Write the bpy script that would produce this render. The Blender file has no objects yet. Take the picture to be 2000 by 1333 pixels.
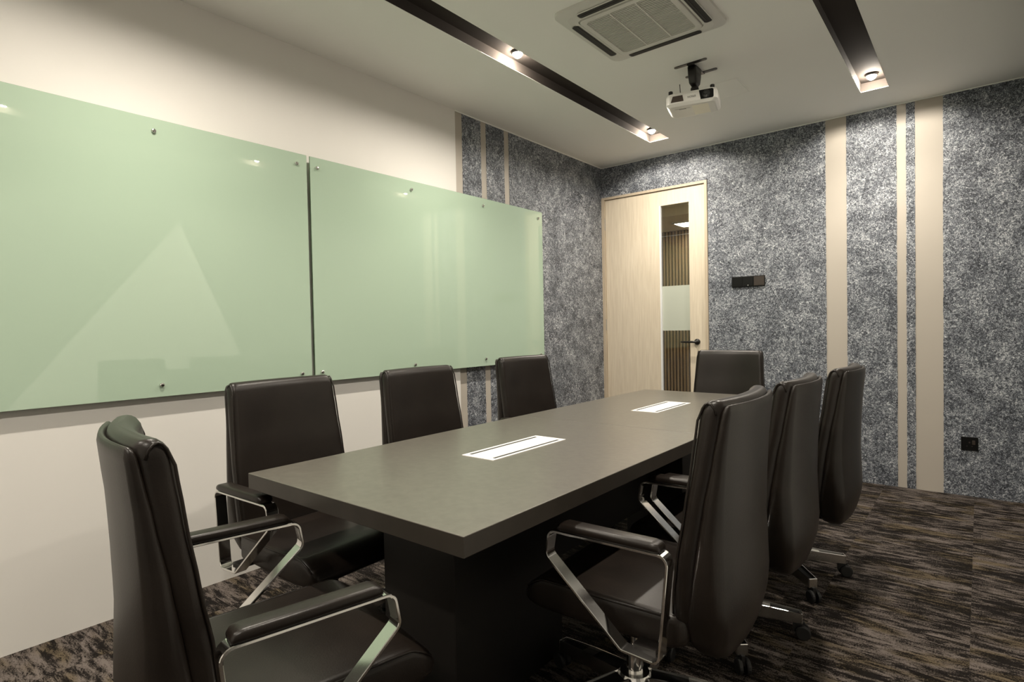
import bpy, bmesh, math, random
from mathutils import Vector, Matrix
random.seed(7)
scene = bpy.context.scene
COL = scene.collection
PI = math.pi

# ------------------------------------------------------------------ camera
CAM = Vector((2.81314, 0.11929, 1.18382))
YAW, PITCH, ROLL, FPX = 0.6828, -0.02258, -0.01955, 1123.56
fw = Vector((-math.sin(YAW)*math.cos(PITCH), math.cos(YAW)*math.cos(PITCH), math.sin(PITCH)))
rt = fw.cross(Vector((0, 0, 1))).normalized(); up = rt.cross(fw)
r2 = rt*math.cos(ROLL) + up*math.sin(ROLL); u2 = -rt*math.sin(ROLL) + up*math.cos(ROLL)
cd = bpy.data.cameras.new('camera'); cam = bpy.data.objects.new('camera', cd); COL.objects.link(cam)
cam.matrix_world = Matrix(((r2.x, u2.x, -fw.x, CAM.x), (r2.y, u2.y, -fw.y, CAM.y), (r2.z, u2.z, -fw.z, CAM.z), (0, 0, 0, 1)))
cd.sensor_fit = 'HORIZONTAL'; cd.sensor_width = 36; cd.lens = FPX/2000*36; cd.clip_start = 0.02
scene.camera = cam

# ------------------------------------------------------------------ world, exposure
w = bpy.data.worlds.new('world'); scene.world = w; w.use_nodes = True
w.node_tree.nodes['Background'].inputs[0].default_value = (0.5, 0.6, 0.8, 1)
w.node_tree.nodes['Background'].inputs[1].default_value = 0.02
vs = scene.view_settings
vs.view_transform = 'Standard'; vs.look = 'None'; vs.gamma = 1; vs.use_curve_mapping = False
vs.exposure = 0.34
BULB = 1350.0          # radiance of each ceiling bulb
BULB_COL = (1.0, 0.915, 0.79)
SPOT_W = 46.0           # downward beam of each ceiling lamp
CORR = 26.0             # corridor light panel

# ------------------------------------------------------------------ room dimensions
H = 2.70; YB = 5.002; XR = 3.06; YN = -2.00; WT = 0.12
TL = (0.695, 0.857); TR = (2.203, 2.359); TEND = 4.585; TSTART = -1.60; TD = 0.056

# ------------------------------------------------------------------ materials
def mat(name): 
    m = bpy.data.materials.new(name); m.use_nodes = True
    nt = m.node_tree; return m, nt, nt.nodes['Principled BSDF']
def N(nt, t, **k):
    n = nt.nodes.new(t)
    for a, b in k.items(): setattr(n, a, b)
    return n
def simple(name, col, rough=0.5, metal=0.0, spec=0.5, noise=0.0, scale=20, bump=0.0, bscale=200, coat=0.0):
    m, nt, p = mat(name)
    p.inputs['Base Color'].default_value = (*col, 1); p.inputs['Roughness'].default_value = rough
    p.inputs['Metallic'].default_value = metal; p.inputs['Specular IOR Level'].default_value = spec
    p.inputs['Coat Weight'].default_value = coat
    tc = N(nt, 'ShaderNodeTexCoord')
    if noise:
        nz = N(nt, 'ShaderNodeTexNoise'); nz.inputs['Scale'].default_value = scale; nz.inputs['Detail'].default_value = 5
        nt.links.new(tc.outputs['Object'], nz.inputs['Vector'])
        mx = N(nt, 'ShaderNodeMix', data_type='RGBA')
        mx.inputs[6].default_value = (*[c*(1-noise) for c in col], 1); mx.inputs[7].default_value = (*[min(1, c*(1+noise)) for c in col], 1)
        nt.links.new(nz.outputs['Fac'], mx.inputs[0]); nt.links.new(mx.outputs[2], p.inputs['Base Color'])
    if bump:
        nb = N(nt, 'ShaderNodeTexNoise'); nb.inputs['Scale'].default_value = bscale; nb.inputs['Detail'].default_value = 3
        nt.links.new(tc.outputs['Object'], nb.inputs['Vector'])
        b = N(nt, 'ShaderNodeBump'); b.inputs['Strength'].default_value = bump; b.inputs['Distance'].default_value = 0.002
        nt.links.new(nb.outputs['Fac'], b.inputs['Height']); nt.links.new(b.outputs['Normal'], p.inputs['Normal'])
    return m
def emit(name, col, s):
    m = bpy.data.materials.new(name); m.use_nodes = True; nt = m.node_tree
    nt.nodes.clear(); e = N(nt, 'ShaderNodeEmission'); o = N(nt, 'ShaderNodeOutputMaterial')
    e.inputs[0].default_value = (*col, 1); e.inputs[1].default_value = s
    nt.links.new(e.outputs[0], o.inputs[0]); return m
def ramp(nt, stops):
    r = N(nt, 'ShaderNodeValToRGB'); el = r.color_ramp.elements
    el[0].position = stops[0][0]; el[0].color = (*stops[0][1], 1)
    el[1].position = stops[-1][0]; el[1].color = (*stops[-1][1], 1)
    for pos, c in stops[1:-1]:
        e = el.new(pos); e.color = (*c, 1)
    return r

M = {}
M['white_wall'] = simple('white_wall_paint', (0.80, 0.78, 0.74), 0.75, noise=0.02, scale=3, bump=0.08, bscale=60)
M['ceiling'] = simple('ceiling_paint', (0.90, 0.90, 0.86), 0.7, noise=0.02, scale=2)
M['beige'] = simple('beige_stripe_paint', (0.50, 0.455, 0.395), 0.6, noise=0.03, scale=6, bump=0.05, bscale=80)
M['side_wall'] = simple('grey_wall_paint', (0.20, 0.197, 0.19), 0.7, noise=0.05, scale=4)
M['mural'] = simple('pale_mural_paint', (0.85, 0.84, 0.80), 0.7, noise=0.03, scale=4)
M['trough'] = simple('black_trough_paint', (0.036, 0.030, 0.026), 0.95, spec=0.05)
M['black_metal'] = simple('black_metal', (0.012, 0.010, 0.009), 0.32)
M['black_plastic'] = simple('black_plastic', (0.006, 0.006, 0.006), 0.30, spec=0.2)
M['grey_plastic'] = simple('dark_grey_plastic', (0.045, 0.036, 0.030), 0.3, spec=0.3)
M['rubber'] = simple('black_rubber', (0.012, 0.012, 0.012), 0.6)
M['chrome'] = simple('polished_chrome', (0.80, 0.79, 0.77), 0.10, metal=1.0, bump=0.02, bscale=30)
M['alu'] = simple('brushed_aluminium', (0.70, 0.69, 0.67), 0.22, metal=1.0)
M['white_plastic'] = simple('white_plastic', (0.78, 0.77, 0.73), 0.35)
M['ac_plastic'] = simple('warm_white_plastic', (0.66, 0.65, 0.61), 0.45)
M['ac_dark'] = simple('dark_vent_interior', (0.012, 0.011, 0.010), 0.6)
M['vent_grey'] = simple('grey_filter', (0.07, 0.067, 0.06), 0.8)
M['label'] = simple('cream_sticker', (0.95, 0.90, 0.76), 0.5)
M['strip'] = simple('white_glazing_bead', (0.86, 0.87, 0.88), 0.3)
M['lens'] = simple('black_lens_glass', (0.006, 0.006, 0.008), 0.05, coat=1.0)
M['brown_vent'] = simple('brown_mesh_vent', (0.05, 0.035, 0.025), 0.5)
M['bulb'] = emit('bulb_glow', BULB_COL, BULB)
M['corr_light'] = emit('corridor_light_glow', (1.0, 0.92, 0.80), CORR)
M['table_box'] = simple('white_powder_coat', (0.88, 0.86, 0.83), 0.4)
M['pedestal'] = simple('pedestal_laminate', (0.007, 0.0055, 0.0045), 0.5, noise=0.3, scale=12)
M['table_edge'] = simple('shaded_edge_laminate', (0.040, 0.033, 0.026), 0.45, noise=0.25, scale=18)  # tabletop sides coloured darker to stand in for their shade
M['lettering'] = simple('grey_print', (0.05, 0.05, 0.05), 0.5)

def leather():
    m, nt, p = mat('dark_brown_leather')
    p.inputs['Roughness'].default_value = 0.36; p.inputs['Specular IOR Level'].default_value = 0.36
    tc = N(nt, 'ShaderNodeTexCoord')
    nz = N(nt, 'ShaderNodeTexNoise'); nz.inputs['Scale'].default_value = 9; nz.inputs['Detail'].default_value = 4
    nt.links.new(tc.outputs['Object'], nz.inputs['Vector'])
    r = ramp(nt, [(0.3, (0.0095, 0.0066, 0.0050)), (0.7, (0.0155, 0.0112, 0.0086))])
    nt.links.new(nz.outputs['Fac'], r.inputs[0]); nt.links.new(r.outputs[0], p.inputs['Base Color'])
    vo = N(nt, 'ShaderNodeTexVoronoi'); vo.inputs['Scale'].default_value = 260
    nt.links.new(tc.outputs['Object'], vo.inputs['Vector'])
    b = N(nt, 'ShaderNodeBump'); b.inputs['Strength'].default_value = 0.12; b.inputs['Distance'].default_value = 0.001
    nt.links.new(vo.outputs['Distance'], b.inputs['Height']); nt.links.new(b.outputs['Normal'], p.inputs['Normal'])
    return m
M['leather'] = leather()

def table_top():
    m, nt, p = mat('dark_textured_laminate')
    p.inputs['Roughness'].default_value = 0.30; p.inputs['Specular IOR Level'].default_value = 0.9
    tc = N(nt, 'ShaderNodeTexCoord')
    nz = N(nt, 'ShaderNodeTexNoise'); nz.inputs['Scale'].default_value = 14; nz.inputs['Detail'].default_value = 4
    mp = N(nt, 'ShaderNodeMapping'); mp.inputs['Scale'].default_value = (3, 3, 1)
    nt.links.new(tc.outputs['Object'], mp.inputs[0]); nt.links.new(mp.outputs[0], nz.inputs['Vector'])
    r = ramp(nt, [(0.3, (0.092, 0.084, 0.070)), (0.7, (0.120, 0.110, 0.092))])
    nt.links.new(nz.outputs['Fac'], r.inputs[0]); nt.links.new(r.outputs[0], p.inputs['Base Color'])
    n2 = N(nt, 'ShaderNodeTexNoise'); n2.inputs['Scale'].default_value = 420; n2.inputs['Detail'].default_value = 2
    nt.links.new(tc.outputs['Object'], n2.inputs['Vector'])
    b = N(nt, 'ShaderNodeBump'); b.inputs['Strength'].default_value = 0.25; b.inputs['Distance'].default_value = 0.001
    nt.links.new(n2.outputs['Fac'], b.inputs['Height']); nt.links.new(b.outputs['Normal'], p.inputs['Normal'])
    return m
M['table'] = table_top()

def green_glass():
    m, nt, p = mat('green_backpainted_glass')
    p.inputs['Base Color'].default_value = (0.455, 0.585, 0.455, 1)
    p.inputs['Roughness'].default_value = 0.6; p.inputs['Specular IOR Level'].default_value = 0.0
    p.inputs['Coat Weight'].default_value = 1.0; p.inputs['Coat Roughness'].default_value = 0.012; p.inputs['Coat IOR'].default_value = 1.75
    return m
M['green'] = green_glass()
M['glass_edge'] = simple('dark_green_glass_edge', (0.10, 0.17, 0.10), 0.1)

def plaster():
    m, nt, p = mat('blue_grey_fibre_plaster')
    tc = N(nt, 'ShaderNodeTexCoord'); geo = N(nt, 'ShaderNodeNewGeometry')
    src = geo.outputs['Position']
    big = N(nt, 'ShaderNodeTexNoise'); big.inputs['Scale'].default_value = 7; big.inputs['Detail'].default_value = 6; big.inputs['Roughness'].default_value = 0.65
    nt.links.new(src, big.inputs['Vector'])
    # short fibres: distorted fine noise
    fib = N(nt, 'ShaderNodeTexNoise'); fib.inputs['Scale'].default_value = 55; fib.inputs['Detail'].default_value = 5; fib.inputs['Roughness'].default_value = 0.7; fib.inputs['Distortion'].default_value = 1.6
    nt.links.new(src, fib.inputs['Vector'])
    fine = N(nt, 'ShaderNodeTexNoise'); fine.inputs['Scale'].default_value = 150; fine.inputs['Detail'].default_value = 3; fine.inputs['Distortion'].default_value = 2.5
    nt.links.new(src, fine.inputs['Vector'])
    a = N(nt, 'ShaderNodeMath', operation='MULTIPLY_ADD'); a.inputs[1].default_value = 1.3; nt.links.new(fib.outputs['Fac'], a.inputs[0])
    b0 = N(nt, 'ShaderNodeMath', operation='MULTIPLY_ADD'); b0.inputs[1].default_value = 1.3; b0.inputs[2].default_value = -1.02
    nt.links.new(fine.outputs['Fac'], b0.inputs[0]); nt.links.new(b0.outputs[0], a.inputs[2])
    c0 = N(nt, 'ShaderNodeMath', operation='MULTIPLY_ADD'); c0.inputs[1].default_value = 0.50
    nt.links.new(big.outputs['Fac'], c0.inputs[0]); nt.links.new(a.outputs[0], c0.inputs[2])
    r = ramp(nt, [(0.30, (0.009, 0.011, 0.016)), (0.46, (0.052, 0.062, 0.080)), (0.59, (0.18, 0.20, 0.235)), (0.71, (0.48, 0.51, 0.55)), (0.82, (0.90, 0.92, 0.93))])
    nt.links.new(c0.outputs[0], r.inputs[0]); nt.links.new(r.outputs[0], p.inputs['Base Color'])
    p.inputs['Roughness'].default_value = 0.42; p.inputs['Specular IOR Level'].default_value = 0.55
    bp = N(nt, 'ShaderNodeBump'); bp.inputs['Strength'].default_value = 0.5; bp.inputs['Distance'].default_value = 0.003
    nt.links.new(a.outputs[0], bp.inputs['Height']); nt.links.new(bp.outputs['Normal'], p.inputs['Normal'])
    return m
M['plaster'] = plaster()

def carpet():
    m, nt, p = mat('brown_streaked_carpet')
    geo = N(nt, 'ShaderNodeNewGeometry'); oi = N(nt, 'ShaderNodeObjectInfo')
    off = N(nt, 'ShaderNodeVectorMath', operation='MULTIPLY_ADD')
    cb = N(nt, 'ShaderNodeCombineXYZ'); mu = N(nt, 'ShaderNodeMath', operation='MULTIPLY'); mu.inputs[1].default_value = 37.0
    nt.links.new(oi.outputs['Random'], mu.inputs[0]); nt.links.new(mu.outputs[0], cb.inputs[0]); nt.links.new(mu.outputs[0], cb.inputs[1])
    off.inputs[1].default_value = (1, 1, 1); nt.links.new(geo.outputs['Position'], off.inputs[0]); nt.links.new(cb.outputs[0], off.inputs[2])
    def nz(sc, scale, det, rough=0.6, dist=0.0):
        mp = N(nt, 'ShaderNodeMapping'); mp.inputs['Scale'].default_value = sc
        nt.links.new(off.outputs[0], mp.inputs[0])
        n = N(nt, 'ShaderNodeTexNoise'); n.inputs['Scale'].default_value = scale; n.inputs['Detail'].default_value = det
        n.inputs['Roughness'].default_value = rough; n.inputs['Distortion'].default_value = dist
        nt.links.new(mp.outputs[0], n.inputs['Vector']); return n
    streak = nz((1.0, 4.6, 1), 8.5, 8, 0.74, 0.5)
    patch = nz((1.0, 1.8, 1), 2.4, 2)
    loop = nz((1, 1, 1), 190, 3)
    s = N(nt, 'ShaderNodeMath', operation='MULTIPLY_ADD'); s.inputs[1].default_value = 0.35; nt.links.new(patch.outputs['Fac'], s.inputs[0]); nt.links.new(streak.outputs['Fac'], s.inputs[2])
    s2 = N(nt, 'ShaderNodeMath', operation='MULTIPLY_ADD'); s2.inputs[1].default_value = 0.48; nt.links.new(loop.outputs['Fac'], s2.inputs[0]); nt.links.new(s.outputs[0], s2.inputs[2])
    r = ramp(nt, [(0.0, (0.007, 0.005, 0.0045)), (0.465, (0.008, 0.006, 0.005)), (0.492, (0.066, 0.054, 0.046)), (0.61, (0.155, 0.131, 0.118))])
    sub = N(nt, 'ShaderNodeMath', operation='SUBTRACT'); sub.inputs[1].default_value = 0.43
    nt.links.new(s2.outputs[0], sub.inputs[0]); nt.links.new(sub.outputs[0], r.inputs[0])
    hue = N(nt, 'ShaderNodeMix', data_type='RGBA', blend_type='MULTIPLY'); hue.inputs[7].default_value = (0.80, 0.74, 0.54, 1)
    pr = ramp(nt, [(0.5, (0, 0, 0)), (0.62, (1, 1, 1))]); h2 = nz((1.0, 3.0, 1), 3.1, 1)
    nt.links.new(h2.outputs['Fac'], pr.inputs[0]); nt.links.new(pr.outputs[0], hue.inputs[0]); nt.links.new(r.outputs[0], hue.inputs[6])
    nt.links.new(hue.outputs[2], p.inputs['Base Color'])
    p.inputs['Roughness'].default_value = 0.9; p.inputs['Specular IOR Level'].default_value = 0.15
    b = N(nt, 'ShaderNodeBump'); b.inputs['Strength'].default_value = 0.8; b.inputs['Distance'].default_value = 0.004
    nt.links.new(loop.outputs['Fac'], b.inputs['Height']); nt.links.new(b.outputs['Normal'], p.inputs['Normal'])
    return m
M['carpet'] = carpet()

def wood(name, c1, c2):
    m, nt, p = mat(name)
    tc = N(nt, 'ShaderNodeTexCoord'); mp = N(nt, 'ShaderNodeMapping'); mp.inputs['Scale'].default_value = (26, 26, 1.6)
    nt.links.new(tc.outputs['Object'], mp.inputs[0])
    nz = N(nt, 'ShaderNodeTexNoise'); nz.inputs['Scale'].default_value = 3; nz.inputs['Detail'].default_value = 6; nz.inputs['Distortion'].default_value = 0.4
    nt.links.new(mp.outputs[0], nz.inputs['Vector'])
    r = ramp(nt, [(0.25, c1), (0.75, c2)]); nt.links.new(nz.outputs['Fac'], r.inputs[0]); nt.links.new(r.outputs[0], p.inputs['Base Color'])
    p.inputs['Roughness'].default_value = 0.42
    return m
M['door_wood'] = wood('pale_ash_veneer', (0.66, 0.57, 0.44), (0.78, 0.69, 0.55))
M['frame_wood'] = wood('ash_frame_veneer', (0.50, 0.41, 0.30), (0.60, 0.51, 0.39))
M['slat_wood'] = wood('walnut_slat', (0.30, 0.20, 0.11), (0.44, 0.31, 0.18))
M['corr_wall'] = simple('corridor_paint', (0.05, 0.04, 0.03), 0.8)
M['corr_ceiling'] = simple('corridor_ceiling_paint', (0.78, 0.71, 0.57), 0.7)
M['corr_floor'] = simple('corridor_floor', (0.16, 0.11, 0.07), 0.5, noise=0.2, scale=8)

def clear_glass():
    m = bpy.data.materials.new('clear_door_glass'); m.use_nodes = True; nt = m.node_tree; nt.nodes.clear()
    o = N(nt, 'ShaderNodeOutputMaterial'); mx = N(nt, 'ShaderNodeMixShader'); t = N(nt, 'ShaderNodeBsdfTransparent'); g = N(nt, 'ShaderNodeBsdfGlossy')
    fr = N(nt, 'ShaderNodeFresnel'); fr.inputs[0].default_value = 1.6; g.inputs['Roughness'].default_value = 0.02
    t.inputs[0].default_value = (0.90, 0.93, 0.90, 1)
    nt.links.new(fr.outputs[0], mx.inputs[0]); nt.links.new(t.outputs[0], mx.inputs[1]); nt.links.new(g.outputs[0], mx.inputs[2]); nt.links.new(mx.outputs[0], o.inputs[0])
    return m
M['glass'] = clear_glass()
M['frost'] = simple('frosted_film', (0.52, 0.55, 0.47), 0.35)

# ------------------------------------------------------------------ helpers
def link(name, me, material=None, parent=None, smooth=False):
    o = bpy.data.objects.new(name, me); COL.objects.link(o)
    if material is not None:
        for mm in (material if isinstance(material, (list, tuple)) else [material]): me.materials.append(mm)
    if smooth:
        for f in me.polygons: f.use_smooth = True
    if parent is not None: o.parent = parent
    return o
def fin(name, bm, material, parent=None, smooth=False, normals=True):
    if normals: bmesh.ops.recalc_face_normals(bm, faces=bm.faces)
    me = bpy.data.meshes.new(name); bm.to_mesh(me); bm.free()
    return link(name, me, material, parent, smooth)
def tag(o, label=None, cat=None, group=None, kind=None):
    if label: o['label'] = label
    if cat: o['category'] = cat
    if group: o['group'] = group
    if kind: o['kind'] = kind
    return o
def empty(name, loc=(0, 0, 0), rz=0.0):
    o = bpy.data.objects.new(name, None); COL.objects.link(o); o.location = loc; o.rotation_euler = (0, 0, rz); o.empty_display_size = 0.05
    return o
def bbox(bm, x0, x1, y0, y1, z0, z1, bev=0.0, seg=2, mi=0):
    vs_ = [bm.verts.new((x, y, z)) for x in (x0, x1) for y in (y0, y1) for z in (z0, z1)]
    fs = [bm.faces.new([vs_[i] for i in q]) for q in ((0, 1, 3, 2), (4, 6, 7, 5), (0, 4, 5, 1), (2, 3, 7, 6), (0, 2, 6, 4), (1, 5, 7, 3))]
    for f in fs: f.material_index = mi
    if bev:
        bmesh.ops.recalc_face_normals(bm, faces=fs)
        es = set(e for f in fs for e in f.edges)
        bmesh.ops.bevel(bm, geom=list(es), offset=bev, segments=seg, affect='EDGES', profile=0.5)
    return bm
def box(name, x0, x1, y0, y1, z0, z1, material, parent=None, bev=0.0, seg=2):
    bm = bmesh.new(); bbox(bm, x0, x1, y0, y1, z0, z1, bev, seg)
    return fin(name, bm, material, parent, smooth=False)
def loft(bm, rings, cap=True, closed=True, loop=False):
    R_ = [[bm.verts.new(p) for p in ring] for ring in rings]; n = len(R_[0])
    prs = list(zip(R_, R_[1:])) + ([(R_[-1], R_[0])] if loop else [])
    for A, B in prs:
        for i in range(n if closed else n-1):
            bm.faces.new((A[i], A[(i+1) % n], B[(i+1) % n], B[i]))
    if cap and not loop: bm.faces.new(R_[0][::-1]); bm.faces.new(R_[-1])
    return bm
def rrect(a, b, rc, n=4):
    rc = min(rc, a*0.999, b*0.999); pts = []
    for cx, cy, s in ((a-rc, b-rc, 0), (-(a-rc), b-rc, 1), (-(a-rc), -(b-rc), 2), (a-rc, -(b-rc), 3)):
        for k in range(n+1):
            t = PI/2*(s + k/n); pts.append((cx + rc*math.cos(t), cy + rc*math.sin(t)))
    return pts
def circ(r, n=16): return [(r*math.cos(2*PI*k/n), r*math.sin(2*PI*k/n)) for k in range(n)]
def lathe(bm, prof, n=20, c=(0, 0, 0), axis='z'):
    rings = []
    for r, h in prof:
        ring = []
        for k in range(n):
            t = 2*PI*k/n; a, b = r*math.cos(t), r*math.sin(t)
            ring.append((c[0]+a, c[1]+b, c[2]+h) if axis == 'z' else (c[0]+a, c[1]+h, c[2]+b) if axis == 'y' else (c[0]+h, c[1]+a, c[2]+b))
        rings.append(ring)
    return loft(bm, rings)
def tube(bm, path, r, n=6, loop=False):
    P_ = [Vector(p) for p in path]; rings = []
    for i, q in enumerate(P_):
        if loop: d = P_[(i+1) % len(P_)] - P_[i-1]
        else: d = P_[min(i+1, len(P_)-1)] - P_[max(i-1, 0)]
        d.normalize(); a = d.orthogonal().normalized() if not rings else None
        if a is None:
            a = prev - d*prev.dot(d); a.normalize()
        prev = a; b = d.cross(a)
        rings.append([q + a*r*math.cos(2*PI*k/n) + b*r*math.sin(2*PI*k/n) for k in range(n)])
    return loft(bm, rings, cap=not loop, loop=loop)
def fillet(pts, rad, n=5):
    out = []; L = len(pts)
    for i in range(L):
        p = Vector(pts[i]); a = (Vector(pts[i-1])-p); b = (Vector(pts[(i+1) % L])-p)
        la, lb = a.length, b.length; a.normalize(); b.normalize()
        ang = a.angle(b); r = rad[i] if isinstance(rad, (list, tuple)) else rad
        d = min(r/math.tan(ang/2), la*0.48, lb*0.48); r = d*math.tan(ang/2)
        c = p + (a+b).normalized()*(r/math.sin(ang/2))
        s = p + a*d - c; e = p + b*d - c
        for k in range(n+1):
            t = k/n; v = s*(math.sin((1-t)*(PI-ang))/math.sin(PI-ang)) + e*(math.sin(t*(PI-ang))/math.sin(PI-ang))
            out.append(tuple(c+v))
    return out
def wobble_panel(bm, pts3, nrm, thick):
    """flat polygon (ordered) extruded along nrm"""
    n = Vector(nrm)*thick
    A = [bm.verts.new(p) for p in pts3]; B = [bm.verts.new(Vector(p)+n) for p in pts3]
    bm.faces.new(A[::-1]); bm.faces.new(B); L = len(A)
    for i in range(L): bm.faces.new((A[i], A[(i+1) % L], B[(i+1) % L], B[i]))

# ------------------------------------------------------------------ room shell
fl = box('floor', -0.05, XR+0.05, YN-0.05, YB, -0.10, -0.008, M['rubber']); tag(fl, 'dark subfloor under the streaked carpet tiles', 'floor', kind='structure')
bm = bmesh.new(); bbox(bm, 0.0002, 0.4998, 0.0002, 0.4998, -0.008, 0.0)
bmesh.ops.recalc_face_normals(bm, faces=bm.faces)
tile_me = bpy.data.meshes.new('carpet_tile'); bm.to_mesh(tile_me); bm.free(); tile_me.materials.append(M['carpet'])
cache = {}
def tile_mesh(sx, sy):
    key = (round(sx, 3), round(sy, 3))
    if key == (0.5, 0.5): return tile_me
    if key not in cache:
        b_ = bmesh.new(); bbox(b_, 0.0002, sx-0.0002, 0.0002, sy-0.0002, -0.008, 0.0); bmesh.ops.recalc_face_normals(b_, faces=b_.faces)
        me = bpy.data.meshes.new('carpet_tile'); b_.to_mesh(me); b_.free(); me.materials.append(M['carpet']); cache[key] = me
    return cache[key]
xs = [0.0, 0.285] + [0.285+0.5*k for k in range(1, 6)] + [XR]
ys = [YN] + [-1.748+0.5*k for k in range(0, 14)] + [YB-0.006]
for i in range(len(xs)-1):
    for j in range(len(ys)-1):
        sx, sy = xs[i+1]-xs[i], ys[j+1]-ys[j]
        if sx < 0.02 or sy < 0.02: continue
        o = bpy.data.objects.new('carpet_tile', tile_mesh(sx, sy)); COL.objects.link(o); o.location = (xs[i], ys[j], 0); o.parent = fl

# left wall: white part, and a shallow recess carrying plaster and beige stripes
bm = bmesh.new(); bbox(bm, -WT, 0.0, YN-WT, 3.0, -0.1, H+0.2); bbox(bm, -WT, -0.012, 3.0, YB+WT, -0.1, H+0.2, mi=1)
wl = fin('wall_left', bm, [M['white_wall'], M['beige']]); tag(wl, 'white painted wall with plaster end behind the green glass boards', 'wall', kind='structure')
def edge_pts(a, b, n, jit, ax):
    a, b = Vector(a), Vector(b); out = []
    for k in range(n):
        p = a.lerp(b, k/n)
        if 0 < k: p[ax] += random.uniform(-jit, jit)
        out.append(p)
    return out
def plaster_panel(wall, rect, plane, ax_u, parent):
    u0, u1, z0, z1 = rect
    mk = (lambda u, z: (plane, u, z)) if ax_u == 1 else (lambda u, z: (u, plane, z))
    pts = [mk(u0, z0)] + [mk(u1, z0)]
    pts = [Vector(mk(u0, z0))] + edge_pts(mk(u1, z0), mk(u1, z1), 90, 0.0016, ax_u) + [Vector(mk(u1, z1))] + edge_pts(mk(u0, z1), mk(u0, z0), 90, 0.0016, ax_u)
    bm = bmesh.new(); wobble_panel(bm, pts, (1, 0, 0) if ax_u == 1 else (0, -1, 0), 0.003)
    return fin('plaster_panel', bm, M['plaster'], parent)
for y0, y1 in ((3.078, 3.273), (3.332, 3.538), (3.596, YB-0.0005)):
    plaster_panel(wl, (y0, y1, 0.0, H), -0.012, 1, wl)
# back wall
bm = bmesh.new(); bbox(bm, 1.015, XR+WT, YB, YB+WT, -0.1, H+0.2); bbox(bm, -0.012, 1.015, YB, YB+WT, 2.412, H+0.2)
wb = fin('wall_back', bm, M['beige']); tag(wb, 'blue grey plaster wall with beige stripes beside the door', 'wall', kind='structure')
for x0, x1 in ((1.019, 1.915), (2.052, 2.361), (2.416, 2.467), (2.622, XR)):
    plaster_panel(wb, (x0, x1, 0.0, H), YB, 0, wb)
plaster_panel(wb, (-0.012, 1.019, 2.412, H), YB, 0, wb)
# right wall (behind the camera's shoulder) with a pale painted triangle, near wall
wr = box('wall_right', XR, XR+WT, YN-WT, YB, -0.1, H+0.2, M['side_wall']); tag(wr, 'grey wall with a pale painted triangle reflected in the glass board', 'wall', kind='structure')
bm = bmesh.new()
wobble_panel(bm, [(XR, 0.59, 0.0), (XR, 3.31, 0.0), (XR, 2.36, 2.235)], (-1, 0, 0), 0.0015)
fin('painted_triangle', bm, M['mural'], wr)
wn = box('wall_front', -WT, XR+WT, YN-WT, YN, -0.1, H+0.2, M['white_wall']); tag(wn, 'white wall behind the camera', 'wall', kind='structure')
# ceiling with two long slots
bm = bmesh.new()
for x0, x1 in ((-WT, TL[0]), (TL[1], TR[0]), (TR[1], XR+WT)): bbox(bm, x0, x1, YN-WT, YB+WT, H, H+0.2)
for x0, x1 in (TL, TR):
    bbox(bm, x0, x1, TEND, YB+WT, H, H+0.2); bbox(bm, x0, x1, YN-WT, TSTART, H, H+0.2)
ce = fin('ceiling', bm, M['ceiling']); tag(ce, 'off white plasterboard ceiling with two recessed light troughs', 'ceiling', kind='structure')
# shadow-gap bead where ceiling meets the patterned walls
bm = bmesh.new(); bbox(bm, -0.012, XR, YB-0.008, YB-0.003, H-0.006, H); bbox(bm, -0.009, -0.002, 3.0, YB-0.003, H-0.006, H)
tag(fin('trim_1', bm, M['ceiling']), 'thin white bead along the ceiling edge of the plaster walls', 'trim', kind='structure')

# light troughs
def trough(xr, label):
    x0, x1 = xr; t = empty('light_trough', ((x0+x1)/2, (TSTART+TEND)/2, H)); 
    tag(t, label, 'ceiling light', 'recessed ceiling light troughs')
    cx, cy = (x0+x1)/2, (TSTART+TEND)/2; hx, hy = (x1-x0)/2, (TEND-TSTART)/2
    bm = bmesh.new(); e = 0.004
    bbox(bm, -hx, hx, -hy, hy, TD, TD+e)
    bbox(bm, -hx, -hx+0.0015, -hy, hy, 0.0015, TD); bbox(bm, hx-0.0015, hx, -hy, hy, 0.0015, TD)
    bbox(bm, -hx, hx, -hy, -hy+0.0015, 0.0015, TD); bbox(bm, -hx, hx, hy-0.0015, hy, 0.0015, TD)
    fin('channel', bm, M['trough'], t)
    for y in (-0.725, 1.0, 2.725, 4.45):
        bm = bmesh.new(); lathe(bm, [(0.036, TD-0.001), (0.036, TD-0.004), (0.031, 0.0440), (0.029, 0.0425)], 24, (0, y-cy, 0))
        d = fin('downlight', bm, M['black_metal'], t, smooth=True)
        bm = bmesh.new(); lathe(bm, [(0.003, 0.0190), (0.010, 0.0205), (0.018, 0.0265), (0.025, 0.0340), (0.028, 0.0420)], 24, (0, y-cy, 0))
        b = fin('bulb', bm, [M['bulb'], M['black_metal']], d, smooth=True)
        for f in b.data.polygons: f.material_index = 1 if f.normal.z > 0.9 else 0
        ld = bpy.data.lights.new('lamp_beam', 'SPOT'); ld.energy = SPOT_W; ld.color = BULB_COL; ld.spot_size = math.radians(128); ld.spot_blend = 1.0; ld.shadow_soft_size = 0.02
        lo_ = bpy.data.objects.new('lamp_beam', ld); COL.objects.link(lo_); lo_.location = (0, y-cy, 0.012); lo_.parent = t
    return t
trough(TL, 'long black recessed light trough over the glass boards side')
trough(TR, 'long black recessed light trough nearer the right hand wall')

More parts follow.
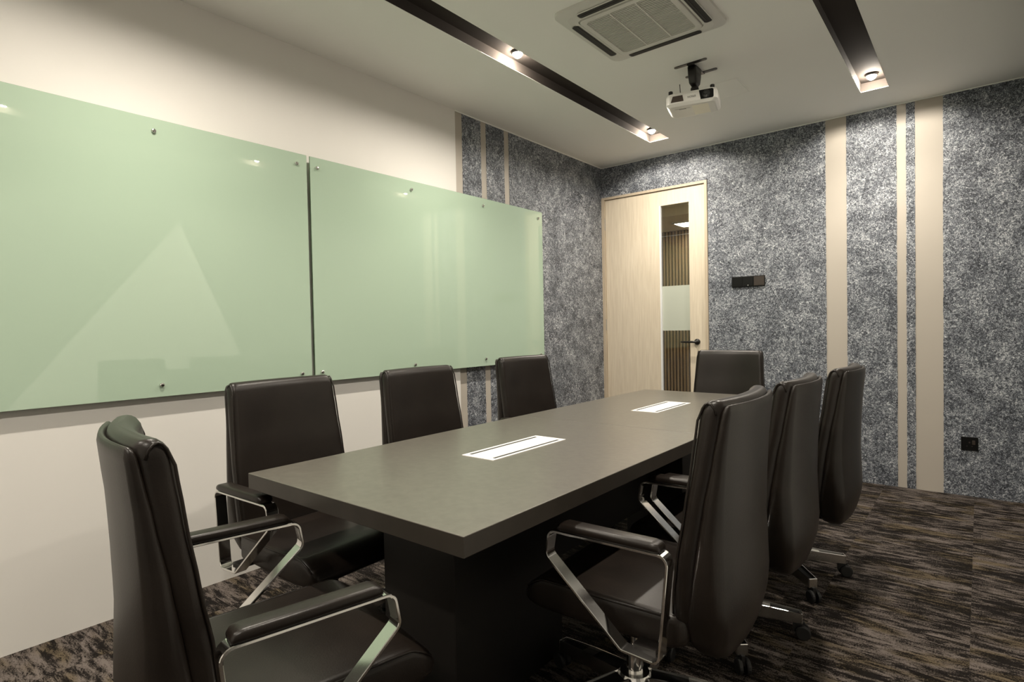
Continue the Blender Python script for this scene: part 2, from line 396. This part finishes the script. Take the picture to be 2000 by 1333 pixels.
# ------------------------------------------------------------------ door
dr = empty('door_1', (0.5, YB, 0)); tag(dr, 'pale ash door with a tall narrow glass panel', 'door', kind='structure')
def dbox(name, x0, x1, y0, y1, z0, z1, m, parent=dr, bev=0.0):
    return box(name, x0-0.5, x1-0.5, y0, y1, z0, z1, m, parent, bev)
bm = bmesh.new()
for a in ((-0.012, 0.022, 0, 2.412), (0.991, 1.015, 0, 2.412), (0.022, 0.991, 2.390, 2.412)):
    bbox(bm, a[0]-0.5, a[1]-0.5, -0.012, 0.10, a[2], a[3])
fin('frame', bm, M['frame_wood'], dr)
GX0, GX1, GZ0, GZ1 = 0.576, 0.849, 0.22, 2.254
bm = bmesh.new(); L0, L1, LT = 0.026, 0.987, 2.386
for a in ((L0, GX0, 0.006, LT), (GX1, L1, 0.006, LT), (GX0, GX1, GZ1, LT), (GX0, GX1, 0.006, GZ0)):
    bbox(bm, a[0]-0.5, a[1]-0.5, 0.004, 0.046, a[2], a[3])
fin('leaf', bm, M['door_wood'], dr)
dbox('rebate', L0-0.006, L1+0.006, 0.060, 0.066, 0.0, 0.004, M['frame_wood'])
pane = dbox('glass_pane', GX0, GX1, 0.026, 0.030, GZ0, GZ1, M['glass'])
pane['label'] = 'clear glass panel'
dbox('frosted_band', GX0+0.002, GX1-0.002, 0.0235, 0.0255, 1.133, 1.533, M['frost'])['label'] = 'pale frosted film band'
dbox('edge_strip', GX0, GX0+0.013, 0.001, 0.024, GZ0, GZ1, M['strip'])['label'] = 'bright white glazing strip'
bm = bmesh.new(); lathe(bm, [(0.0, -0.002), (0.026, -0.002), (0.026, -0.012), (0.020, -0.016), (0.011, -0.017), (0.011, -0.048), (0.0, -0.048)][::-1], 24, (0.913-0.5, 0.006, 1.033), 'y')
hd = fin('handle', bm, M['black_metal'], dr, smooth=True); hd['label'] = 'black lever handle'
bm = bmesh.new(); rings = []
for t, r in ((0.014, 0.006), (0.008, 0.010), (-0.05, 0.0095), (-0.11, 0.0075), (-0.130, 0.006), (-0.133, 0.002)):
    rings.append([(0.413+t, -0.044+a*0.8+0.02*max(0, -t-0.1), 1.033+b) for a, b in circ(r, 12)])
loft(bm, rings); fin('lever', bm, M['black_metal'], hd, smooth=True)
for z0, z1 in ((2.10, 2.21), (1.145, 1.25), (0.25, 0.36)):
    bm = bmesh.new(); lathe(bm, [(0.006, z0), (0.006, z1)], 10, (0.023-0.5, -0.004, 0)); fin('hinge', bm, M['alu'], dr)

# corridor beyond the door
tag(box('floor_2', -1.6, 1.9, YB+WT, 7.2, -0.1, 0.0, M['corr_floor']), 'dark corridor floor seen through the door glass', 'floor', kind='structure')
box('threshold', -0.012-0.5, 1.015-0.5, 0.0, WT, -0.1, 0.0, M['corr_floor'], dr)
tag(box('ceiling_2', -1.6, 1.9, YB+WT, 7.2, 2.36, 2.55, M['corr_ceiling']), 'corridor ceiling seen through the door glass', 'ceiling', kind='structure')
wc = box('wall_corridor', -1.6, 1.9, 7.05, 7.2, 0.0, 2.36, M['corr_wall']); tag(wc, 'corridor wall lined with vertical timber slats', 'wall', kind='structure')
sm = bpy.data.meshes.new('slat'); bm = bmesh.new(); bbox(bm, 0, 0.022, -0.03, 0, 0.0, 2.36); bmesh.ops.recalc_face_normals(bm, faces=bm.faces); bm.to_mesh(sm); bm.free(); sm.materials.append(M['slat_wood'])
for k in range(56):
    o = bpy.data.objects.new('slat', sm); COL.objects.link(o); o.location = (-1.1+0.042*k, 7.05, 0); o.parent = wc
for nm, a in (('wall_corridor_left', (-1.72, -1.6)), ('wall_corridor_right', (1.9, 2.02))):
    tag(box(nm, a[0], a[1], YB+WT, 7.2, 0, 2.55, M['corr_ceiling']), 'beige corridor end wall beyond the door', 'wall', kind='structure')
tag(box('trim_2', -1.6, 1.9, 5.60, 5.72, 2.268, 2.36, M['corr_ceiling']), 'beige bulkhead across the corridor ceiling', 'trim', kind='structure')
box('rail', -1.1, 1.25, -0.036, -0.031, 2.300, 2.306, M['white_plastic'], wc).location = (0, 7.05, 0)
for lx, ly, lab in ((0.26, 6.62, 'small corridor ceiling light seen through the door glass'), (-0.80, 5.36, 'unseen corridor light added on the hinge side to light slats and bulkhead'), (1.40, 5.36, 'unseen corridor light added behind the plaster wall to light slats and bulkhead')):  # last two are out of view, added to brighten slats and bulkhead
    cl = empty('ceiling_panel_light', (lx, ly, 2.36)); tag(cl, lab, 'ceiling light', 'corridor ceiling lights')
    box('diffuser', -0.18, 0.18, -0.14, 0.14, -0.012, -0.006, M['corr_light'], cl)
    bm = bmesh.new()
    for a in ((-0.2, 0.2, -0.16, -0.14), (-0.2, 0.2, 0.14, 0.16), (-0.2, -0.18, -0.14, 0.14), (0.18, 0.2, -0.14, 0.14)): bbox(bm, *a, -0.016, 0.0)
    fin('frame', bm, M['white_plastic'], cl)

# ------------------------------------------------------------------ glass boards
BZ0, BZ1 = 0.913, 2.123
def board(y0, y1, pins, label):
    yc = (y0+y1)/2; t = empty('glass_board', (0.0, yc, BZ0)); tag(t, label, 'glass board', 'green glass writing boards')
    bm = bmesh.new(); bbox(bm, 0.030, 0.036, y0-yc, y1-yc, 0, BZ1-BZ0, 0.0008, 1)
    bm.normal_update()
    for f in bm.faces: f.material_index = 0 if abs(f.normal.x) > 0.9 else 1
    fin('pane', bm, [M['green'], M['glass_edge']], t)
    for y in pins:
        for z in (2.068, 0.965):
            bm = bmesh.new(); lathe(bm, [(0.009, 0.0005), (0.009, 0.030)], 14, (0, y-yc, z-BZ0), 'x'); lathe(bm, [(0.0095, 0.036), (0.0095, 0.043), (0.008, 0.046), (0.003, 0.0465)], 16, (0, y-yc, z-BZ0), 'x')
            fin('standoff_pin', bm, M['chrome'], t, smooth=True)
    return t
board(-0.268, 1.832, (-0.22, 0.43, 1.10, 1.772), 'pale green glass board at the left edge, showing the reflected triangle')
board(1.850, 3.955, (1.892, 2.556, 3.229, 3.898), 'pale green glass board overlapping the dark plaster near the door')

# ------------------------------------------------------------------ wall plates
s = empty('switch_plate', (1.347, YB-0.003, 1.526)); tag(s, 'long black three gang switch plate on the plaster beside the door', 'light switch')
box('plate', -0.131, 0.131, -0.010, 0.0, -0.044, 0.044, M['black_plastic'], s, 0.002)
for i, (a, m) in enumerate(((-0.086, 'black_plastic'), (0.0, 'black_plastic'), (0.086, 'grey_plastic'))):
    box('rocker', a-0.040, a+0.040, -0.0125, -0.010, -0.036, 0.038, M[m], s, 0.001, 1)
box('indicator', -0.004, 0.004, -0.0132, -0.0125, -0.032, -0.028, M['white_plastic'], s)
s = empty('power_socket', (2.760, YB-0.003, 0.353)); tag(s, 'black square power socket low on the plaster wall', 'socket')
box('plate', -0.045, 0.045, -0.010, 0.0, -0.045, 0.045, M['black_plastic'], s, 0.002)
box('rocker', 0.014, 0.030, -0.0125, -0.010, -0.004, 0.024, M['grey_plastic'], s, 0.001, 1)
for a, b, c, d in ((-0.004, 0.004, 0.004, 0.014), (-0.017, -0.010, -0.018, -0.014), (0.010, 0.017, -0.018, -0.014)):
    box('pin_hole', a, b, -0.0106, -0.0098, c, d, M['grey_plastic'], s)

# ------------------------------------------------------------------ air conditioner cassette
ac = empty('air_conditioner', (1.520, 2.770, H)); tag(ac, 'white square ceiling cassette air conditioner with slatted grille', 'air conditioner')
A = 0.322
def frame_ring(bm, outer, inner, z0, z1): 
    pass
bm = bmesh.new()
rings = [[(a, b, 0.0) for a, b in rrect(A, A, 0.05, 6)], [(a, b, -0.012) for a, b in rrect(A-0.002, A-0.002, 0.05, 6)], [(a, b, -0.026) for a, b in rrect(A-0.05, A-0.05, 0.04, 6)], [(a, b, -0.030) for a, b in rrect(0.232, 0.232, 0.03, 6)], [(a, b, -0.022) for a, b in rrect(0.231, 0.231, 0.03, 6)]]
loft(bm, rings); fin('panel', bm, M['ac_plastic'], ac)
for k in range(4):
    bm = bmesh.new()
    rings = [[(a, -0.262+b, z) for a, b in rrect(0.200, hw, 0.012, 4)] for z, hw in ((-0.0255, 0.0215), (-0.0305, 0.0215), (-0.0306, 0.0195), (-0.0256, 0.019))]
    loft(bm, rings, cap=False); v = fin('air_outlet', bm, M['ac_plastic'], ac); v.rotation_euler.z = k*PI/2
    bm = bmesh.new(); loft(bm, [[(a, -0.262+b, z) for a, b in rrect(0.198, 0.0195, 0.012, 4)] for z in (-0.0262, -0.0296)]); fin('outlet_slot', bm, M['ac_dark'], v)
    bm = bmesh.new(); bbox(bm, -0.185, 0.185, -0.258, -0.254, -0.0312, -0.0296); fin('louvre', bm, M['vent_grey'], v)
# grille
gr = None
bm = bmesh.new()
def sq(r_, rc, z): return [(a, b, z) for a, b in rrect(r_, r_, rc, 5)]
loft(bm, [sq(0.226, 0.03, -0.022), sq(0.226, 0.03, -0.034), sq(0.222, 0.028, -0.036), sq(0.200, 0.02, -0.036), sq(0.199, 0.02, -0.026)], cap=False)
gr = fin('grille', bm, M['ac_plastic'], ac)
box('filter', -0.2, 0.2, -0.2, 0.2, -0.0275, -0.0255, M['vent_grey'], gr)
sl = bpy.data.meshes.new('slat'); bm = bmesh.new(); bbox(bm, -0.199, 0.199, -0.0026, 0.0026, -0.0345, -0.0300); bmesh.ops.recalc_face_normals(bm, faces=bm.faces); bm.to_mesh(sl); bm.free(); sl.materials.append(M['ac_plastic'])
for k in range(30):
    o = bpy.data.objects.new('slat', sl); COL.objects.link(o); o.location = (0, -0.190+0.0131*k, 0); o.parent = gr
for x in (-0.067, 0.067): box('divider', x-0.003, x+0.003, -0.2, 0.2, -0.0365, -0.029, M['ac_plastic'], gr)

# ceiling access hatch
h = empty('access_hatch', (1.51, 3.928, H)); tag(h, 'flush square access hatch in the ceiling behind the projector', 'access hatch')
bm = bmesh.new(); q = 0.147; g = 0.135
for a in ((-q, q, -g, -g+0.008), (-q, q, g-0.008, g), (-q, -q+0.008, -g+0.008, g-0.008), (q-0.008, q, -g+0.008, g-0.008)): bbox(bm, *a, -0.002, 0.0)
fin('frame', bm, M['ceiling'], h)
box('panel', -q+0.0095, q-0.0095, -g+0.0095, g-0.0095, -0.0018, 0.0, M['ceiling'], h)

# ------------------------------------------------------------------ projector and its mount
mt = empty('projector_mount', (1.512, 3.49, H)); tag(mt, 'black ceiling bracket holding the white projector', 'bracket')
def slotbar(y):
    bm = bmesh.new()
    o1 = rrect(0.097, 0.0125, 0.012, 5)
    # two half frames with slots, built as ring around slots
    loft(bm, [[(a, y+b, -0.004) for a, b in o1], [(a, y+b, 0.0) for a, b in o1]])
    p = fin('bracket_bar', bm, M['black_metal'], mt)
    for s_ in (-1, 1):
        bm = bmesh.new(); loft(bm, [[(s_*0.058+a, y+b, -0.0046) for a, b in rrect(0.030, 0.004, 0.004, 4)], [(s_*0.058+a, y+b, -0.0041) for a, b in rrect(0.030, 0.004, 0.004, 4)]])
        fin('slot', bm, M['grey_plastic'], p)
slotbar(-0.082); slotbar(0.085)
bm = bmesh.new(); bbox(bm, -0.020, 0.020, -0.09, 0.095, -0.010, -0.0042, 0.002, 1); fin('spine', bm, M['black_metal'], mt)
bm = bmesh.new(); loft(bm, [[(a, -0.02+b, z) for a, b in rrect(w_, d_, 0.012, 4)] for z, w_, d_ in ((-0.01, 0.026, 0.05), (-0.06, 0.025, 0.046), (-0.10, 0.022, 0.038), (-0.118, 0.014, 0.024))]); fin('arm', bm, M['black_metal'], mt, smooth=True)
bm = bmesh.new(); lathe(bm, [(0.012, -0.112), (0.022, -0.122), (0.024, -0.135), (0.016, -0.150), (0.016, -0.1705)], 16, (0, -0.02, 0)); fin('ball_joint', bm, M['black_metal'], mt, smooth=True)
RZ = math.radians(14)
pr = empty('projector', (1.513, 3.448, 2.440), RZ); tag(pr, 'white ceiling projector hanging upside down under the air conditioner', 'projector')
PW, PD, PH = 0.142, 0.112, 0.078
bm = bmesh.new()
loft(bm, [[(a, b, z) for a, b in rrect(w_, d_, 0.028, 6)] for z, w_, d_ in ((0.0, PW-0.022, PD-0.022), (0.002, PW-0.014, PD-0.014), (0.016, PW, PD), (0.060, PW, PD), (0.074, PW-0.006, PD-0.006), (0.078, PW-0.014, PD-0.014))])
fin('body', bm, M['white_plastic'], pr)
def front(name, pts, m, dy, parent=pr):
    bm = bmesh.new(); wobble_panel(bm, [(x, -PD-0.0002, z) for x, z in pts], (0, -1, 0), dy); return fin(name, bm, M[m], parent)
front('fascia', [(-0.118, 0.020), (0.112, 0.020), (0.112, 0.060), (-0.118, 0.060)], 'white_plastic', 0.0015)
front('vent', [(-0.112, 0.023), (-0.040, 0.023), (-0.046, 0.057), (-0.100, 0.057)], 'brown_vent', 0.003)
ln = front('lens_window', [(0.054, 0.016), (0.118, 0.016), (0.123, 0.022), (0.123, 0.060), (0.116, 0.066), (0.044, 0.066)], 'black_plastic', 0.004)
bm = bmesh.new(); lathe(bm, [(0.0, -0.012), (0.014, -0.011), (0.018, -0.008), (0.021, -0.010), (0.022, -0.003)], 20, (0.084, -PD, 0.040), 'y'); fin('lens', bm, M['lens'], ln, smooth=True)
cu = bpy.data.curves.new('logo', 'FONT'); cu.body = 'EPSON'; cu.size = 0.015; cu.align_x = 'CENTER'; cu.align_y = 'CENTER'; cu.extrude = 0.0003
to = bpy.data.objects.new('logo', cu); COL.objects.link(to)
dg = bpy.context.evaluated_depsgraph_get(); me = bpy.data.meshes.new_from_object(to.evaluated_get(dg)); bpy.data.objects.remove(to)
lo = link('lettering', me, M['lettering'], pr); lo.location = (0.004, -PD-0.0022, 0.041); lo.rotation_euler = (PI/2, PI, 0)
box('sticker', 0.000, 0.088, -0.080, 0.074, -0.0006, 0.0, M['label'], pr)
box('cover_seam', -0.098, -0.01, -0.06, -0.058, -0.0005, 0.0, M['vent_grey'], pr)
box('warning_print', -0.075, -0.035, -0.052, -0.047, -0.0005, 0.0, M['vent_grey'], pr)
for sx, sy in ((-0.118, -0.075), (0.112, -0.07), (-0.07, 0.07), (0.09, 0.08)):
    bm = bmesh.new(); tube(bm, [(0.0, 0.0, 0.088), (sx*0.6, sy*0.6, 0.084), (sx, sy, 0.082)], 0.005, 8); lathe(bm, [(0.010, 0.070), (0.0125, 0.078), (0.0125, 0.100), (0.008, 0.103)], 12, (sx, sy, 0)); fin('spider_leg', bm, M['black_metal'], pr)
bm = bmesh.new(); lathe(bm, [(0.022, 0.078), (0.022, 0.088), (0.015, 0.0895)], 16); fin('mount_plate', bm, M['black_metal'], pr)
bm = bmesh.new(); tube(bm, [(-0.065, -0.05, 0.076), (-0.068, -0.05, 0.11), (-0.070, -0.05, 0.145)], 0.0022, 6); fin('antenna', bm, M['black_plastic'], pr)

# ------------------------------------------------------------------ conference table
TX0, TX1, TY0, TY1, TZ, TT = 0.996, 1.950, 1.002, 3.826, 0.736, 0.049
TXC, TYC, SEAM = 1.473, 2.414, 2.415
tb = empty('conference_table', (TXC, TYC, 0)); tag(tb, 'long dark laminate conference table on two box pedestals', 'table')
for a, b in ((TY0, SEAM-0.0008), (SEAM+0.0008, TY1)):
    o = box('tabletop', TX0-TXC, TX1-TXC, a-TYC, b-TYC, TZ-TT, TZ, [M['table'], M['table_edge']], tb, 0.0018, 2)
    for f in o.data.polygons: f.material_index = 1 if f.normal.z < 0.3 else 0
for a, b in ((1.283, 1.83), (2.93, 3.46)):
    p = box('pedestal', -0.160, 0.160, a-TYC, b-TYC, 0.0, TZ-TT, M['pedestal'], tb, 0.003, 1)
box('stretcher_panel', -0.01, 0.01, 1.83-TYC, 2.93-TYC, 0.25, TZ-TT, M['pedestal'], tb)
for yc in (1.795, 3.07):
    y = yc-TYC; x = 1.463-TXC
    bm = bmesh.new()
    X, Y = 0.074, 0.219
    for a in ((-X, -X+0.012, -Y, Y), (X-0.012, X, -Y, Y), (-X+0.012, X-0.012, -Y, -Y+0.022), (-X+0.012, X-0.012, Y-0.022, Y)): bbox(bm, x+a[0], x+a[1], y+a[2], y+a[3], TZ-0.001, TZ+0.002)
    f = fin('cable_box', bm, M['table_box'], tb); f['label'] = 'white flush cable box'
    box('lid', x-0.047, x+0.047, y-Y+0.0225, y+Y-0.0225, TZ-0.001, TZ+0.0018, M['table_box'], f)
    for s_ in (-1, 1): box('brush_slot', x+s_*0.0545-0.0072, x+s_*0.0545+0.0072, y-Y+0.0225, y+Y-0.0225, TZ-0.001, TZ+0.0006, M['ac_dark'], f)

# ------------------------------------------------------------------ executive chair   (local: +y forward, x right)
def lerp_tab(tab, z):
    if z <= tab[0][0]: return tab[0][1:]
    for a, b in zip(tab, tab[1:]):
        if z <= b[0]:
            t = (z-a[0])/(b[0]-a[0]); t = t*t*(3-2*t)*0.35 + t*0.65
            return tuple(p+(q-p)*t for p, q in zip(a[1:], b[1:]))
    return tab[-1][1:]
CURVE = 0.034
def bow(x, w): return -CURVE*(1-min(1, abs(x)/w)**2)
def back_rings(tab, zs, rc, n=6, edge=None):
    rings = []
    for z in zs:
        ff, fb, w_ = lerp_tab(tab, z); t = (ff-fb)/2; c = (ff+fb)/2
        # dense points across the width so that the bow shows
        pts = rrect(w_, t, rc, n); out = []
        m_ = len(pts)
        dense = []
        for i in range(m_):
            a, b = pts[i], pts[(i+1) % m_]; L = math.hypot(b[0]-a[0], b[1]-a[1])
            dense.append(a)
            if i % (n+1) == n and i // (n+1) in (0, 2):
                for k in range(1, 8): dense.append((a[0]+(b[0]-a[0])*k/8, a[1]+(b[1]-a[1])*k/8))
        rings.append([(x, c+y+bow(x, 0.235)+0.5*CURVE, z) for x, y in dense])
    return rings
PAD = [(0.425, -0.232, -0.262, 0.205), (0.445, -0.222, -0.272, 0.226), (0.50, -0.225, -0.280, 0.234), (0.60, -0.236, -0.290, 0.237), (0.72, -0.256, -0.308, 0.234), (0.85, -0.275, -0.330, 0.227), (0.955, -0.288, -0.346, 0.221),
       (0.978, -0.293, -0.349, 0.219), (0.991, -0.301, -0.345, 0.214), (0.998, -0.310, -0.338, 0.207), (1.0, -0.317, -0.330, 0.200)]
SHELL = [(0.322, -0.258, -0.285, 0.100), (0.328, -0.250, -0.302, 0.130), (0.346, -0.240, -0.318, 0.165), (0.377, -0.238, -0.331, 0.196), (0.43, -0.244, -0.346, 0.220), (0.48, -0.257, -0.350, 0.231), (0.56, -0.272, -0.347, 0.236), (0.64, -0.285, -0.344, 0.236),
         (0.74, -0.300, -0.347, 0.230), (0.85, -0.320, -0.352, 0.221), (0.95, -0.340, -0.362, 0.216), (0.972, -0.344, -0.364, 0.213), (0.984, -0.349, -0.362, 0.208), (0.989, -0.354, -0.360, 0.202)]
def frange(a, b, n): return [a+(b-a)*k/(n-1) for k in range(n)]
def make_chair():
    t = empty('executive_chair')
    # back cushion
    bm = bmesh.new(); loft(bm, back_rings(PAD, [0.425, 0.435] + frange(0.45, 0.955, 14) + [0.968, 0.978, 0.986, 0.991, 0.995, 0.998, 1.0], 0.026, 5)); 
    bc = fin('back_cushion', bm, M['leather'], t, smooth=True)
    for s_ in (-1, 1):
        bm = bmesh.new(); path = []
        for z in frange(0.46, 0.95, 16):
            ff, fb, w_ = lerp_tab(PAD, z); path.append((s_*(w_-0.0035), ff-0.009+0.5*CURVE, z))
        for z, k in ((0.966, 0.85), (0.980, 0.6), (0.989, 0.3), (0.993, 0.0), (0.990, -0.4), (0.981, -0.72), (0.965, -0.95)):
            ff, fb, w_ = lerp_tab(PAD, 0.975); c = (ff+fb)/2; h_ = (ff-fb)/2
            path.append((s_*(w_-0.004), c+0.5*CURVE+k*(h_-0.007), z))
        tube(bm, path, 0.0032, 6); fin('piping', bm, M['leather'], bc, smooth=True)
    # rear shell
    bm = bmesh.new(); loft(bm, back_rings(SHELL, [0.322, 0.324, 0.328, 0.336, 0.346, 0.360, 0.377] + frange(0.40, 0.95, 15) + [0.963, 0.972, 0.979, 0.984, 0.987, 0.989], 0.03, 5))
    fin('back_shell', bm, M['leather'], t, smooth=True)
    # seat
    SE = [(-0.250, 0.440, 0.392, 0.205), (-0.240, 0.452, 0.376, 0.222), (-0.210, 0.458, 0.368, 0.238), (0.0, 0.461, 0.364, 0.246), (0.12, 0.464, 0.364, 0.247), (0.165, 0.463, 0.366, 0.247), (0.178, 0.460, 0.367, 0.247), (0.200, 0.449, 0.370, 0.246), (0.222, 0.432, 0.376, 0.243), (0.232, 0.418, 0.384, 0.236), (0.236, 0.407, 0.394, 0.226)]
    bm = bmesh.new(); rings = []
    for y, zt, zb, w_ in SE:
        c, h_ = (zt+zb)/2, (zt-zb)/2; rings.append([(a, y, c+b) for a, b in rrect(w_, h_, 0.022, 5)])
    loft(bm, rings); st = fin('seat', bm, M['leather'], t, smooth=True)
    for s_ in (-1, 1):
        bm = bmesh.new(); tube(bm, [(s_*(w_-0.004), y, zt-0.007) for y, zt, zb, w_ in SE[2:9]], 0.0032, 6); fin('piping', bm, M['leather'], st, smooth=True)
    bm = bmesh.new(); bbox(bm, -0.20, 0.20, -0.20, 0.16, 0.345, 0.372, 0.012, 2); fin('seat_pan', bm, M['black_plastic'], t)
    bm = bmesh.new(); bbox(bm, -0.055, 0.055, -0.13, 0.08, 0.300, 0.346, 0.012, 2); bbox(bm, -0.035, 0.035, -0.275, -0.12, 0.310, 0.338, 0.006, 1); fin('tilt_mechanism', bm, M['black_plastic'], t)
    # arm loops
    prof = [(0.100, 0.6385), (0.113, 0.564), (-0.110, 0.370), (-0.214, 0.364), (-0.241, 0.6385)]
    outer = fillet(prof, [0.026, 0.026, 0.02, 0.024, 0.026], 6)
    TH, BW = 0.0075, 0.020
    for s_ in (-1, 1):
        n_ = len(outer); inner = []
        P_ = [Vector(p) for p in outer]; cen = sum(P_, Vector((0, 0)))/n_
        for i in range(n_):
            d = (P_[(i+1) % n_]-P_[i-1]).normalized(); nn = Vector((-d.y, d.x))
            if nn.dot(cen-P_[i]) < 0: nn = -nn
            inner.append(P_[i]+nn*TH)
        rings = []; xc = s_*0.295
        for o_, i_ in zip(P_, inner):
            m_ = (o_*0.8+i_*0.2); m2 = (o_*0.2+i_*0.8)
            rings.append([(xc-BW+0.0015, o_.x, o_.y), (xc+BW-0.0015, o_.x, o_.y), (xc+BW, m_.x, m_.y), (xc+BW, m2.x, m2.y), (xc+BW-0.0015, i_.x, i_.y), (xc-BW+0.0015, i_.x, i_.y), (xc-BW, m2.x, m2.y), (xc-BW, m_.x, m_.y)])
        bm = bmesh.new(); loft(bm, rings, loop=True); ar = fin('arm_loop', bm, M['chrome'], t)
        bm = bmesh.new(); rings = []
        for y, zt, w_ in ((0.072, 0.650, 0.018), (0.066, 0.658, 0.023), (0.052, 0.663, 0.025), (-0.195, 0.663, 0.025), (-0.212, 0.660, 0.024), (-0.218, 0.651, 0.020)):
            c, h_ = (zt+0.639)/2, (zt-0.639)/2; rings.append([(xc+a, y, c+b) for a, b in rrect(w_, h_, 0.010, 4)])
        loft(bm, rings); fin('arm_pad', bm, M['leather'], ar, smooth=True)
        a, b = sorted((s_*0.16, s_*0.280)); box('arm_bracket', a, b, -0.19, -0.13, 0.372, 0.382, M['black_metal'], ar)
    # column and base
    bm = bmesh.new(); lathe(bm, [(0.014, 0.20), (0.014, 0.305)], 16); lathe(bm, [(0.026, 0.085), (0.026, 0.21), (0.022, 0.215)], 20); fin('gas_lift', bm, M['chrome'], t, smooth=False)
    bm = bmesh.new(); lathe(bm, [(0.044, 0.072), (0.050, 0.080), (0.050, 0.122), (0.044, 0.130), (0.028, 0.131)], 24); hub = fin('base_hub', bm, M['alu'], t)
    for k in range(5):
        ang = 2*PI*k/5
        bm = bmesh.new()
        def sec(r, hw, zt, zb): return [(-hw, r, zb), (hw, r, zb), (hw, r, zt), (hw-0.004, r, zt+0.001), (hw-0.005, r, zt-0.006), (-hw+0.005, r, zt-0.006), (-hw+0.004, r, zt+0.001), (-hw, r, zt)]
        loft(bm, [sec(0.040, 0.030, 0.128, 0.078), sec(0.18, 0.0245, 0.116, 0.074), sec(0.310, 0.019, 0.100, 0.064)])
        bbox(bm, -0.019, 0.019, 0.310, 0.317, 0.062, 0.101, 0.002, 1)
        for f in bm.faces:
            if f.calc_center_median().z > 0.08 and abs(f.calc_center_median().x) < 0.004 and f.normal.length: pass
        lg = fin('base_leg', bm, M['alu'], t); lg.rotation_euler.z = ang
        bm = bmesh.new()
        v4 = [(-0.0240, 0.05, 0.1225), (0.0240, 0.05, 0.1225), (0.0135, 0.309, 0.0947), (-0.0135, 0.309, 0.0947)]
        wobble_panel(bm, v4, (0, 0, 1), 0.001); fin('leg_inlay', bm, M['black_plastic'], lg)
        bm = bmesh.new()
        for s_ in (-1, 1): lathe(bm, [(0.010, s_*0.006), (0.0255, s_*0.007), (0.027, s_*0.011), (0.027, s_*0.018), (0.022, s_*0.022), (0.008, s_*0.022)], 18, (0, 0.318, 0.027), 'x')
        bbox(bm, -0.006, 0.006, 0.285, 0.325, 0.030, 0.064); lathe(bm, [(0.007, 0.03), (0.007, 0.066)], 10, (0, 0.298, 0))
        cs = fin('caster', bm, M['rubber'], lg)
    return t
proto = make_chair()
def copy_tree(o, parent=None):
    c = o.copy(); COL.objects.link(c); c.parent = parent
    for ch in list(o.children): copy_tree(ch, c)
    return c
CH = [  # x, y, heading (degrees, 0 = +y), base rotation, seat lift, label
    (1.540, 0.850, -12.0, 20.0, 0.000, 'black leather executive chair nearest the camera at the head of the table'),
    (1.994, 1.690, 92.0, 58.5, 0.000, 'black leather chair on the right side, nearest the camera, showing its arm loop'),
    (1.998, 2.336, 91.0, 54.6, -0.008, 'black leather chair on the right side, middle of the three'),
    (2.044, 2.996, 89.8, 63.2, -0.009, 'black leather chair on the right side, closest to the back wall'),
    (0.960, 1.330, -88.0, 30.0, 0.000, 'black leather chair by the boards, nearest of the left row'),
    (0.991, 2.018, -89.1, 70.0, 0.000, 'black leather chair by the boards, middle of the left row'),
    (0.913, 2.925, -93.5, 5.0, 0.008, 'black leather chair by the boards, farthest of the left row near the plaster'),
    (1.474, 3.855, 181.4, 15.0, 0.000, 'black leather chair at the far end of the table in front of the door'),
]
for i, (x, y, hd_, br, dz, lab) in enumerate(CH):
    c = proto if i == 0 else copy_tree(proto)
    c.location = (x, y, 0); c.rotation_euler = (0, 0, math.radians(hd_))
    tag(c, lab, 'chair', 'executive chairs around the conference table')
    k = 0
    for ch in c.children:
        if ch.name.startswith('base_leg'):
            ch.rotation_euler.z = 2*PI*k/5 + math.radians(br); k += 1
        elif not ch.name.startswith('base_hub'):
            ch.location.z = dz
